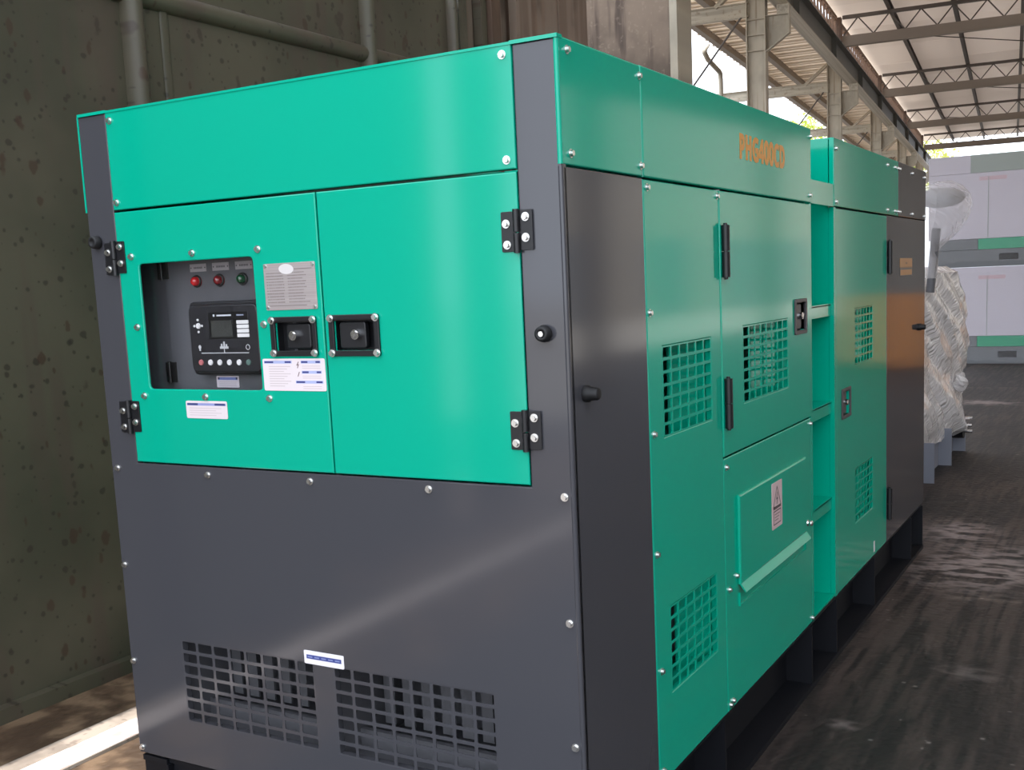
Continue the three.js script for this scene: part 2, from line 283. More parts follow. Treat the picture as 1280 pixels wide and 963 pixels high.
PS.forEach((s, i) => {
  const P0 = ROOF0, g = thing('purlin', i < 3 ? ['dark roof purlin nearest the rusty eave lattice', 'second dark roof purlin from the rusty eave lattice', 'third dark roof purlin from the rusty eave lattice'][i] : 'dark roof purlin toward the open side of the hall', 'purlin', H(s, 6.33, P0), TH, 'roof purlins');
  part('channel', merge([box(-0.035, 0.035, 0, 0.008, 0, -(ROOF1 - P0)), box(-0.035, -0.028, 0.008, 0.11, 0, -(ROOF1 - P0)), box(-0.035, 0.035, 0.11, 0.118, 0, -(ROOF1 - P0))]), M.trussDark, g);
});
{
  const c = struct('ceiling', 'pale ribbed roof sheeting on the main hall', H(0, 6.45, 0), TH), edges = [-2.95, ...PS, 7.45], edgesFar = [-3.3, ...PS, 7.45], N = 20, dl = (ROOF1 - ROOF0) / N;
  for (let k = 0; k < N; k++) for (let j = 0; j + 1 < edges.length; j++) {
    const t0 = ROOF0 + k * dl, y = ((k + j) % 2) * 0.004;
    part('roof_sheet', box((t0 > 9 ? edgesFar : edges)[j], edges[j + 1] - 0.004, y, y + 0.03, -t0, -t0 - dl + 0.012), M.sheetMain[Math.floor(rnd() * 3)], c);
  }
  for (let i = 3; i < TR.length; i++) for (const [s0, s1] of [[-2.1, 2.4], [2.4, 6.9]]) part('bracing_rod', rod([s0, -0.17, -TR[i - 1] - 2.2 + 0], [s1, -0.13, -TR[i]], 0.012, 6), M.trussDark, c);
}
// lean-to canopy outside the column row
FR.forEach((t, i) => {
  const g = thing('canopy_rafter', ['first', 'second', 'third', 'fourth', 'farthest'][i] + ' brown steel rafter reaching out under the side canopy', 'rafter', H(-5.55, 0, t), TH, 'rafters of the side canopy');
  part('beam', merge([box(0, 2.3, 4.98, 5.14, -0.01, 0.01), box(0, 2.3, 5.14, 5.155, -0.05, 0.05), box(0, 2.3, 4.965, 4.98, -0.05, 0.05)]), M.steelPale, g);
  part('knee_brace', bar([1.85, 5.14, 0], [2.32, 5.52, 0], 0.09, 0.05), M.steelPale, g);
  part('tie_rod', rod([2.2, 4.97, 0.03], [0.9, 3.4, 0.03], 0.014, 6), M.trussDark, g);
});
[[-4.02, 5.36], [-4.55, 5.38]].forEach(([s, y], i) => {
  const g = thing('canopy_purlin', ['brown canopy purlin nearer the column row', 'outer brown canopy purlin along the eave'][i], 'purlin', H(s, y, 9.5), TH, 'purlins of the side canopy');
  part('channel', box(-0.05, 0.05, 0, 0.11, 0, -37), M.trussBrown, g);
});
{
  const c = struct('roof', 'beige corrugated canopy roofing outside the column row', H(0, 5.5, 0), TH); c.userData.category = 'roof';
  for (let k = 0; k < 74; k++) { const t = 9.5 + k * 0.5; part('canopy_sheet', merge([box(-4.75, -2.96, 0, 0.012, -t, -t - 0.5), box(-4.75, -2.96, -0.03, 0.0, -t, -t - 0.05), box(-4.75, -2.96, -0.018, 0.0, -t - 0.25, -t - 0.28)]), M.sheetLean[k % 2], c); }
  const pts = [[-4.86, 5.52, 19.1], [-4.86, 5.38, 18.85], [-4.86, 5.28, 19.1], [-4.86, 5.2, 19.9], [-4.86, 5.05, 20.0], [-4.86, 0, 20.0]].map((p) => new THREE.Vector3(...H(...p)));
  const dp = thing('downpipe', 'pale bent rainwater pipe under the canopy eave', 'pipe', [0, 0, 0]);
  part('pipe', new THREE.TubeGeometry(new THREE.CatmullRomCurve3(pts, false, 'catmullrom', 0.1), 60, 0.045, 10), M.steelPale, dp);
}
// right-hand column row mirrored in the side panels, then the added wall and building
[8.02, ...FR].forEach((t, i) => {
  const c = thing('hall_column', 'brown steel column on the open side of the hall', 'column', H(7.1, 0, t), TH, 'columns on the open side of the hall');
  part('shaft', merge([box(-0.18, -0.16, 0, 6.3, -0.14, 0.14), box(0.16, 0.18, 0, 6.3, -0.14, 0.14), box(-0.16, 0.16, 0, 6.3, -0.01, 0.01)]), M.trussBrown, c);
  part('base_plate', box(-0.25, 0.25, 0, 0.03, -0.22, 0.22), M.trussBrown, c);
});
{
  const w = struct('wall_right_added', 'unseen beige sheet wall added to cut side light in the hall', H(7.42, 0, 0), TH), wm = std(lin(0.24, 0.21, 0.18), 0.8);
  for (const [a, b] of [[-5, 7.6], [27, 47]]) for (let t = a; t < b; t += 1.2) part('wall_sheet', box(0, 0.04, 0, 6.3, -t, -Math.min(b, t + 1.195)), wm, w);  // unseen closed stretches, added to block daylight from the side
  for (let t = 7.6; t < 27; t += 1.2) part('wall_sheet', box(0, 0.04, 4.6, 6.3, -t, -Math.min(27, t + 1.195)), wm, w);  // hung cladding added to darken what the upper side panels mirror
}
{
  const b = thing('added_yard_building', 'unseen long beige building added across the yard to limit the mirrored sky', 'building', H(20, 0, 20), TH);
  part('wall', box(0, 0.3, 0, 9.5, -45, 30), std(lin(0.50, 0.44, 0.36), 0.85), b);  // unseen facade, added to hide sky from the side panel reflections
  part('roof', box(-0.5, 6, 9.5, 9.7, -45, 30), M.trussBrown, b);
  for (let k = 0; k < 9; k++) part('roller_door', box(-0.04, 0.02, 0, 3.2, 22 - k * 7, 18.5 - k * 7), std(lin(0.20, 0.22, 0.24), 0.6), b);
}

// ---------------------------------------------------------------- the generator set
const GEN = thing('generator_set', 'large green and grey canopied diesel generator with control window', 'generator');
const GREEN = M.green, GREY = M.grey, T = 2.095, B = 0.262, W = -1.482, Lz = 4.25, CB = 0.268;
const SIDE = (m) => { m.rotation.y = Math.PI / 2; return m; };       // local x runs to -z, local z outward
const screwGeo = (() => { const w = new THREE.CylinderGeometry(0.0095, 0.0095, 0.002, 14), h = new THREE.CylinderGeometry(0.0066, 0.0072, 0.006, 6); w.translate(0, 0.001, 0); h.translate(0, 0.005, 0); const g = merge([w, h]); g.rotateX(Math.PI / 2); return g; })();
const screws = (parent, list, z = 0) => { for (const [a, y] of list) { const s = part('screw', screwGeo, M.zinc, parent, [a, y, z]); s.rotation.z = rr(0, 1); } };

// skid base
{
  const b = part('skid_base', merge([
    box(-0.012, -0.11, 0.246, B, 0.0, -Lz), box(-0.105, -0.115, 0.02, 0.246, 0.0, -Lz), box(0.0, -0.115, 0, 0.02, -0.0, -Lz),
    box(W + 0.012, W + 0.11, 0.246, B, 0.0, -Lz), box(W + 0.105, W + 0.115, 0.02, 0.246, 0.0, -Lz), box(W, W + 0.115, 0, 0.02, 0.0, -Lz),
    box(W + 0.1, -0.1, 0.0, B, -0.02, -0.035), box(W + 0.1, -0.1, 0.0, B, -Lz + 0.02, -Lz + 0.035), box(W + 0.02, -0.02, B - 0.012, B, -0.01, -Lz + 0.01)]), M.skid, GEN, null, 'black steel skid base');
  for (const z of [-0.012, -0.93, -1.91, -2.29, -3.0, -3.9, -4.24]) for (const x of [0, 1]) part('web_stiffener', x ? box(-0.004, -0.108, 0.02, 0.246, z, z - 0.012) : box(W + 0.004, W + 0.108, 0.02, 0.246, z, z - 0.012), M.skid, b);
}
// ----- front
{
  const f = new THREE.Shape(); // grey U-shaped front sheet: both corner strips and the lower panel
  f.moveTo(W, CB); f.lineTo(0, CB); f.lineTo(0, T - 0.006); f.lineTo(-0.107, T - 0.006); f.lineTo(-0.107, 1.139); f.lineTo(-1.375, 1.139); f.lineTo(-1.375, T - 0.006); f.lineTo(W, T - 0.006); f.closePath();
  for (const [a, b] of [[-1.262, -0.787], [-0.714, -0.235]]) f.holes.push(rect(new THREE.Path(), a, b, 0.402, 0.635));
  const g = new THREE.ExtrudeGeometry(f, { depth: 0.016, bevelEnabled: true, bevelSize: 0.003, bevelThickness: 0.003, bevelOffset: -0.003, bevelSegments: 3 }); g.translate(0, 0, -0.019);
  const fp = part('front_frame', g, GREY, GEN, null, 'grey front sheet with corner strips');
  screws(fp, [[-1.458, 1.121], [-1.105, 1.118], [-0.749, 1.119], [-0.386, 1.119], [-0.024, 1.121], [-1.468, 0.838], [-1.470, 0.55], [-1.468, 0.285], [-0.024, 0.834], [-0.022, 0.543], [-0.022, 0.29]]);
  for (const [y0, y1, m] of [[CB, 1.830, GREY], [1.834, T - 0.004, GREEN]]) part('rounded_edge', rod([-0.0045, y0, -0.0045], [-0.0045, y1, -0.0045], 0.0062, 16), m, fp);
  part('ventilation_grille', grilleGeo(-1.262, -0.787, 0.402, 0.635, 8, 7), GREY, fp); part('ventilation_grille', grilleGeo(-0.714, -0.235, 0.402, 0.635, 8, 7), GREY, fp);
  const lt = canvasTex(256, 72, (c, w, h) => { c.fillStyle = '#ece6ea'; c.fillRect(0, 0, w, h); c.fillStyle = '#3a4688'; c.fillRect(16, 22, 224, 22); c.fillStyle = '#8a92bd'; for (let i = 0; i < 5; i++) c.fillRect(24 + i * 44, 30, 30, 7); });
  const lg = sheet(-0.812, -0.680, 0.634, 0.670, 0.0015, [], 0.0004, 0.004); uvPlanar(lg, 'x', 'y', 1 / 0.132, 1 / 0.036, -0.812, 0.634);
  part('sticker', lg, std(lin(1, 1, 1), 0.4, { map: lt }), fp, [0, 0, 0.0016], 'white sticker with blue bar');
  // ducts behind the grilles
  for (const [a, b] of [[-1.29, -0.765], [-0.735, -0.21]]) {
    const du = part('air_duct', merge([box(a, b, 0.36, 0.372, -0.02, -0.35), box(a, b, 0.70, 0.712, -0.02, -0.35), box(a, a + 0.01, 0.36, 0.71, -0.02, -0.35), box(b - 0.01, b, 0.36, 0.71, -0.02, -0.35), box(a, b, 0.36, 0.71, -0.345, -0.35), box(a, b, 0.36, 0.43, -0.10, -0.115)]), M.interior, GEN, null, 'grey air duct behind the grille');
    for (let k = 0; k < 8; k++) { const x = a + 0.05 + k * 0.062; part('duct_baffle', box(x, x + 0.034, 0.43, 0.70, -0.16, -0.166), M.interior, du); }
  }
  // upper green panel
  const up = part('upper_front_panel', sheet(-1.3725, -0.1095, 1.8335, 2.0945, 0.022, [], 0.003), GREEN, GEN, [0, 0, 0.002], 'green upper front panel');
  screws(up, [[-1.356, 2.068], [-0.131, 2.071], [-0.131, 1.853], [-1.357, 1.853]]);
}
const KEYLOCK = (() => { const a = new THREE.CylinderGeometry(0.012, 0.013, 0.012, 18), b = new THREE.BoxGeometry(0.006, 0.004, 0.018); a.translate(0, 0.006, 0); b.translate(0, 0.013, 0); const g = merge([a, b]); g.rotateX(Math.PI / 2); g.rotateZ(-0.7); return g; })();
function dishLatch(parent, cx, cy, w, h, flip, mat = M.black, scr = true) { // recessed paddle latch in the parent's local frame
  const l = part('latch', sheet(cx - w / 2, cx + w / 2, cy - h / 2, cy + h / 2, 0.006, [[cx - w / 2 + 0.016, cx + w / 2 - 0.016, cy - h / 2 + 0.014, cy + h / 2 - 0.014, 0.004]], 0.0018, 0.006), mat, parent, [0, 0, 0.006], 'recessed paddle latch');
  const i0 = cx - w / 2 + 0.014, i1 = cx + w / 2 - 0.014, j0 = cy - h / 2 + 0.012, j1 = cy + h / 2 - 0.012, D = -0.034;
  const pan = merge([box(i0, i1, j0, j1, D - 0.004, D), box(i0 - 0.002, i0, j0, j1, D, 0), box(i1, i1 + 0.002, j0, j1, D, 0), box(i0, i1, j0 - 0.002, j0, D, 0), box(i0, i1, j1, j1 + 0.002, D, 0)]);
  const px = flip ? [i0 + 0.012, i1 - 0.032] : [i0 + 0.032, i1 - 0.012];
  const pad = sheet(px[0], px[1], j0 + 0.006, j1 - 0.006, 0.014, [], 0.003, 0.008); pad.translate(0, 0, -0.010);
  l.geometry = merge([l.geometry, pan, pad]);
  part('key_cylinder', KEYLOCK, M.chrome, parent, [cx + (flip ? 0.005 : 0.0), cy + 0.002, -0.004], 'chrome key cylinder');
  if (scr) screws(parent, [[cx - w / 2 + 0.008, cy - h / 2 + 0.008], [cx + w / 2 - 0.008, cy - h / 2 + 0.008], [cx - w / 2 + 0.008, cy + h / 2 - 0.008], [cx + w / 2 - 0.008, cy + h / 2 - 0.008]].map(([a, b]) => [a, b]), 0.006);
  return l;
}
{ // doors of the front
  const y0 = 1.1435, y1 = 1.8275;
  const cd = part('control_door', sheet(-1.3725, -0.6685, y0, y1, 0.007, [[-1.295, -0.884, 1.348, 1.686, 0.014], [-0.822, -0.705, 1.448, 1.520, 0.002]], 0.003), GREEN, GEN, [0, 0, 0.002], 'green control door with window');
  screws(cd, [[-1.32, 1.707], [-1.091, 1.705], [-0.863, 1.703], [-1.321, 1.517], [-0.861, 1.516], [-1.318, 1.329], [-1.086, 1.329], [-0.861, 1.328]]);
  dishLatch(cd, -0.7635, 1.484, 0.149, 0.098, false);
  part('window_pane', box(-1.305, -0.874, 1.338, 1.696, -0.0235, -0.026), phys(lin(1, 1, 1), 0.02, { transmission: 1, thickness: 0, ior: 1.3 }), cd, null, 'clear window pane');
  // nameplate, stickers
  const np = canvasTex(512, 352, (c, w, h) => {
    c.fillStyle = '#b5aaa8'; c.fillRect(0, 0, w, h); for (let i = 0; i < 900; i++) { c.fillStyle = i % 2 ? 'rgba(255,255,255,0.06)' : 'rgba(60,50,50,0.05)'; c.fillRect(0, rnd() * h, w, 1); }
    c.fillStyle = 'rgba(95,82,82,0.75)'; for (let r = 0; r < 11; r++) { const y = 70 + r * 22; for (let x = 26; x < 190; x += 14 + rnd() * 10) c.fillRect(x, y, 10, 7); for (let x = 240; x < 380 + rnd() * 90; x += 13 + rnd() * 8) c.fillRect(x, y, 9, 7); }
    c.fillRect(300, 46, 180, 4); c.fillRect(30, 318, 380, 4); c.fillStyle = '#efe9e8'; c.beginPath(); c.ellipse(228, 46, 74, 38, 0.05, 0, 7); c.fill();
  });
  const npg = sheet(-0.848, -0.682, 1.550, 1.665, 0.0015, [], 0.0004, 0.004); uvPlanar(npg, 'x', 'y', 1 / 0.166, 1 / 0.115, -0.848, 1.550);
  part('nameplate', npg, std(lin(1, 1, 1), 0.35, { map: np, metalness: 0.4 }), cd, [0, 0, 0.0016], 'metal rating nameplate');
  const rv = new THREE.CylinderGeometry(0.0035, 0.0045, 0.003, 10).rotateX(Math.PI / 2);
  for (const [a, b] of [[-0.841, 1.659], [-0.689, 1.658], [-0.841, 1.557], [-0.690, 1.556]]) part('rivet', rv, M.zinc, cd, [a, b, 0.003]);
  const st = canvasTex(512, 224, (c, w, h) => {
    c.fillStyle = '#ded2d4'; c.fillRect(0, 0, w, h);
    const strip = (x, y, l) => { c.fillStyle = '#a9b0d6'; c.fillRect(x, y, l, 20); c.fillStyle = '#343a78'; c.fillRect(x + 4, y + 4, l * 0.32, 12); c.fillRect(x + l * 0.75, y + 4, l * 0.22, 12); };
    strip(12, 14, 232); strip(318, 14, 160); strip(322, 84, 160); strip(268, 152, 222);
    c.strokeStyle = '#6a5252'; c.lineWidth = 6; c.beginPath(); c.moveTo(300, 22); c.lineTo(286, 44); c.lineTo(298, 42); c.lineTo(288, 66); c.moveTo(302, 92); c.lineTo(288, 124); c.stroke();
    c.fillStyle = '#c3b4b6'; for (let r = 0; r < 9; r++) c.fillRect(50, 52 + r * 17, 180 - (r % 3) * 28, 5); for (const y of [50, 64, 118, 132, 190, 204]) c.fillRect(326, y, 150, 4);
  });
  const sg = sheet(-0.875, -0.672, 1.348, 1.429, 0.0012, [], 0.0003, 0.005); uvPlanar(sg, 'x', 'y', 1 / 0.203, 1 / 0.081, -0.875, 1.348);
  part('instruction_sticker', sg, std(lin(1, 1, 1), 0.45, { map: st }), cd, [0, 0, 0.0013], 'white instruction sticker with blue headings');
  const ls = canvasTex(384, 128, (c, w, h) => { c.fillStyle = '#dccfd2'; c.fillRect(0, 0, w, h); c.fillStyle = '#8f95c4'; c.fillRect(10, 16, 364, 18); c.fillStyle = '#363f72'; c.fillRect(14, 17, 100, 15); c.fillRect(270, 17, 96, 15); c.fillStyle = '#c6b8bb'; for (let r = 0; r < 4; r++) c.fillRect(30, 50 + r * 17, 300 - (r % 2) * 50, 5); });
  const lg = sheet(-1.161, -1.011, 1.271, 1.318, 0.0012, [], 0.0003, 0.005); uvPlanar(lg, 'x', 'y', 1 / 0.15, 1 / 0.047, -1.161, 1.271);
  part('sticker', lg, std(lin(1, 1, 1), 0.45, { map: ls }), cd, [0, 0, 0.0013], 'white sticker with blue heading under window');

  const rd = part('front_door', sheet(-0.6645, -0.1095, y0, y1, 0.007, [[-0.634, -0.514, 1.448, 1.520, 0.002]], 0.003), GREEN, GEN, [0, 0, 0.002], 'plain green front door');
  dishLatch(rd, -0.574, 1.484, 0.152, 0.1, true);

  // black butt hinges
  const hinge = (xc, yc, dir) => { // xc at the door gap; dir +1: frame to the left
    const h = part('hinge', merge([sheet(-0.040, -0.004, -0.043, 0.043, 0.003, [], 0.0006, 0.003), sheet(0.004, 0.038, -0.041, 0.045, 0.003, [], 0.0006, 0.003), rod([0, -0.046, 0.003], [0, -0.004, 0.003], 0.0075, 12), rod([0, -0.001, 0.003], [0, 0.047, 0.003], 0.0075, 12)]), M.black, GEN, [xc, yc, 0.0055], 'black butt hinge');
    screws(h, [[-0.026, -0.028], [-0.027, 0.017], [0.021, -0.014], [0.022, 0.030]]);
  };
  hinge(-1.380, 1.705); hinge(-1.380, 1.269); hinge(-0.111, 1.701); hinge(-0.111, 1.266);
  // rubber door stops
  const peg = (x, y) => { const g = new THREE.LatheGeometry([[0, 0], [0.017, 0], [0.019, 0.006], [0.016, 0.02], [0.009, 0.022], [0.0085, 0.016], [0, 0.016]].map(([r, z]) => new THREE.Vector2(r, z)), 20); g.rotateX(Math.PI / 2); const p = part('rubber_stop', g, M.rubber, GEN, [x, y, 0.001], 'black rubber door stop'); return p; };
  peg(-1.448, 1.752); const pg = peg(-0.055, 1.480); const pin = new THREE.CylinderGeometry(0.006, 0.006, 0.006, 12).rotateX(Math.PI / 2); part('stop_bolt', pin, M.zinc, pg, [0, 0, 0.019]);
}
{ // control panel behind the window
  const z0 = -0.1;
  const cab = part('control_cabinet', merge([box(-1.43, -0.78, 1.25, 1.262, -0.025, -0.11), box(-1.43, -0.78, 1.77, 1.782, -0.025, -0.11), box(-1.44, -1.43, 1.25, 1.78, -0.025, -0.12), box(-0.79, -0.78, 1.25, 1.78, -0.025, -0.12), box(-1.43, -1.316, 1.262, 1.77, z0 - 0.018, z0 - 0.012)]), M.panelGrey, GEN, null, 'grey control cabinet inside the window');
  for (const y of [1.672, 1.385]) part('cabinet_hinge', merge([box(-1.336, -1.321, y - 0.028, y + 0.028, z0 - 0.012, z0 + 0.004), box(-1.318, -1.296, y - 0.028, y + 0.028, z0 - 0.002, z0 + 0.005), rod([-1.32, y - 0.03, z0 + 0.004], [-1.32, y + 0.03, z0 + 0.004], 0.005, 8)]), M.black, cab);
  const cp = part('control_panel', sheet(-1.312, -0.80, 1.27, 1.765, 0.012, [], 0.002), M.panelGrey, GEN, [0, 0, z0], 'grey control panel with lamps and controller');
  const lens = new THREE.LatheGeometry([[0, 0.02], [0.006, 0.0195], [0.011, 0.016], [0.0125, 0.010], [0.0125, 0.004], [0.016, 0.004], [0.016, 0]].map(([r, z]) => new THREE.Vector2(r, z)), 20).rotateX(Math.PI / 2);
  const bezel = new THREE.TorusGeometry(0.0145, 0.0028, 8, 22);
  [[-1.187, lin(0.62, 0.010, 0.018), 'red pilot lamp'], [-1.102, lin(0.20, 0.006, 0.012), 'dark red pilot lamp'], [-1.018, lin(0.004, 0.075, 0.028), 'dark green pilot lamp']].forEach(([x, c, l]) => { part('pilot_lamp', lens, phys(c, 0.18, { clearcoat: 1 }), cp, [x, 1.634, 0], l); part('lamp_bezel', bezel, M.black, cp, [x, 1.634, 0.004]); });
  const lp = canvasTex(192, 64, (c, w, h) => { c.fillStyle = '#a8a2a6'; c.fillRect(0, 0, w, h); c.fillStyle = '#2c2a2e'; c.beginPath(); c.arc(14, 32, 6, 0, 7); c.arc(178, 32, 6, 0, 7); c.fill(); c.fillStyle = '#5a565c'; for (let i = 0; i < 6; i++) c.fillRect(48 + i * 17, 24, 12, 16); });
  for (const x of [-1.180, -1.096, -1.012]) { const g = sheet(-0.0305, 0.0305, -0.0105, 0.0105, 0.0015, [], 0.0003); uvPlanar(g, 'x', 'y', 1 / 0.061, 1 / 0.021, -0.0305, -0.0105); part('lamp_label', g, std(lin(1, 1, 1), 0.4, { map: lp }), cp, [x, 1.670, 0.0016], 'small engraved lamp label'); }
  const bl = canvasTex(192, 80, (c, w, h) => { c.fillStyle = '#d6cad2'; c.fillRect(0, 0, w, h); c.fillStyle = '#7d86c0'; c.fillRect(12, 10, 168, 18); c.fillStyle = '#2b2e4a'; c.fillRect(12, 10, 14, 14); c.fillRect(166, 10, 14, 14); c.fillStyle = '#bcafb8'; for (let r = 0; r < 3; r++) c.fillRect(20, 40 + r * 12, 150, 4); });
  const bg = sheet(-1.145, -1.062, 1.343, 1.375, 0.0015, [], 0.0003, 0.003); uvPlanar(bg, 'x', 'y', 1 / 0.083, 1 / 0.032, -1.145, 1.343); part('sticker', bg, std(lin(1, 1, 1), 0.45, { map: bl }), cp, [0, 0, 0.0016], 'small white sticker under the controller');
  // the electronic controller
  const ct = part('controller', (() => { const a = sheet(-1.196, -0.924, 1.380, 1.578, 0.030, [], 0.006, 0.014), b = sheet(-1.186, -0.934, 1.388, 1.569, 0.016, [], 0.005, 0.02); a.translate(0, 0, -0.068); b.translate(0, 0, -0.054); return merge([a, b]); })(), std(lin(0.012, 0.012, 0.016), 0.42), GEN, null, 'black electronic generator controller');
  const F = -0.0535, onFace = (name, g, mat, x, y, z = F, l) => part(name, g, mat, ct, [x, y, z], l);
  const hd = canvasTex(512, 256, (c, w, h) => { c.fillStyle = '#0b0c10'; c.fillRect(0, 0, w, h); c.fillStyle = '#c9ccd6'; c.fillRect(64, 20, 22, 22); c.fillRect(112, 24, 190, 15); c.fillStyle = '#9aa0b8'; c.fillRect(372, 26, 90, 12); });
  const hg = sheet(-1.111, -0.969, 1.478, 1.549, 0.002, [], 0.0004); uvPlanar(hg, 'x', 'y', 1 / 0.142, 1 / 0.071, -1.111, 1.478); onFace('display_frame', hg, std(lin(1, 1, 1), 0.3, { map: hd }), 0, 0);
  onFace('display', sheet(-1.102, -1.026, 1.483, 1.527, 0.002, [], 0.0004), std(lin(0.045, 0.047, 0.045), 0.2), 0, 0, F + 0.001, 'grey unlit display');
  for (let k = 0; k < 4; k++) onFace('sticker', sheet(-1.009, -0.967, 1.482 + k * 0.0116, 1.4915 + k * 0.0116, 0.0015, [], 0.0003, 0.002), M.white, 0, 0, F + 0.0012, 'white name strip');
  const btn = new THREE.CylinderGeometry(0.0072, 0.008, 0.003, 18).rotateX(Math.PI / 2), small = new THREE.CylinderGeometry(0.0032, 0.0032, 0.002, 12).rotateX(Math.PI / 2);
  [-1.150, -1.115, -1.081, -1.046, -1.011, -0.977].forEach((x, i) => onFace('button', btn, i === 0 ? std(lin(0.50, 0.15, 0.16), 0.4) : i === 5 ? std(lin(0.10, 0.17, 0.15), 0.4) : M.white, x, 1.4155, F + 0.001, i === 0 ? 'red stop button' : i === 5 ? 'dark green start button' : undefined));
  onFace('navigation_button', btn, M.white, -1.1495, 1.514, F + 0.001); for (const [a, b] of [[0, 0.016], [0, -0.016], [0.014, 0], [-0.014, 0]]) onFace('arrow_button', small, M.white, -1.1495 + a, 1.514 + b, F + 0.001);
  const ic = std(lin(0.5, 0.5, 0.52), 0.5);
  onFace('mimic_line', box(-1.146, -0.974, 1.4397, 1.4418, -0.0005, 0.0005), ic, 0, 0);
  onFace('mimic_line', box(-1.062, -1.0600, 1.4418, 1.452, -0.0005, 0.0005), ic, 0, 0);
  onFace('engine_symbol', merge([box(-1.076, -1.046, 1.452, 1.458, -0.0005, 0.0005), box(-1.072, -1.067, 1.458, 1.465, -0.0005, 0.0005), box(-1.063, -1.058, 1.458, 1.471, -0.0005, 0.0005), box(-1.055, -1.050, 1.458, 1.464, -0.0005, 0.0005)]), ic, 0, 0);
  onFace('lamp_symbol', new THREE.TorusGeometry(0.0065, 0.001, 6, 18), ic, -0.976, 1.4555); onFace('lamp_symbol', merge([new THREE.CircleGeometry(0.0055, 14), box(-0.0025, 0.0025, -0.010, -0.005, -0.0005, 0.0005)]), ic, -1.150, 1.457, F + 0.0005);
}
// ----- right-hand side (local x = -z)
const sp = (name, geo, mat, label, dz = 0) => SIDE(part(name, geo, mat, GEN, [dz, 0, 0], label));
function sideGrille(p, a0, a1, b0, b1, cols, rows) {
  part('ventilation_grille', grilleGeo(a0, a1, b0, b1, cols, rows, 0.003, 0.008), GREEN, p);
  // shallow green hood behind the punched holes
  const hs = new THREE.Shape(); const am = a0 + (a1 - a0) * 0.62; hs.moveTo(am, 0.075); hs.lineTo(a1 + 0.02, 0.022); hs.lineTo(a1 + 0.024, 0.026); hs.lineTo(am, 0.08); hs.closePath();
  const hg = new THREE.ExtrudeGeometry(hs, { depth: b1 - b0 + 0.06, bevelEnabled: false }); hg.rotateX(-Math.PI / 2); hg.translate(0, b0 - 0.03, 0); // (x, depth) -> (x, -z)
  part('grille_hood', merge([hg, box(a0 - 0.02, a1 + 0.02, b0 - 0.035, b0 - 0.03, -0.02, -0.12), box(a0 - 0.02, a1 + 0.02, b1 + 0.03, b1 + 0.035, -0.02, -0.12)]), GREEN, p);
}
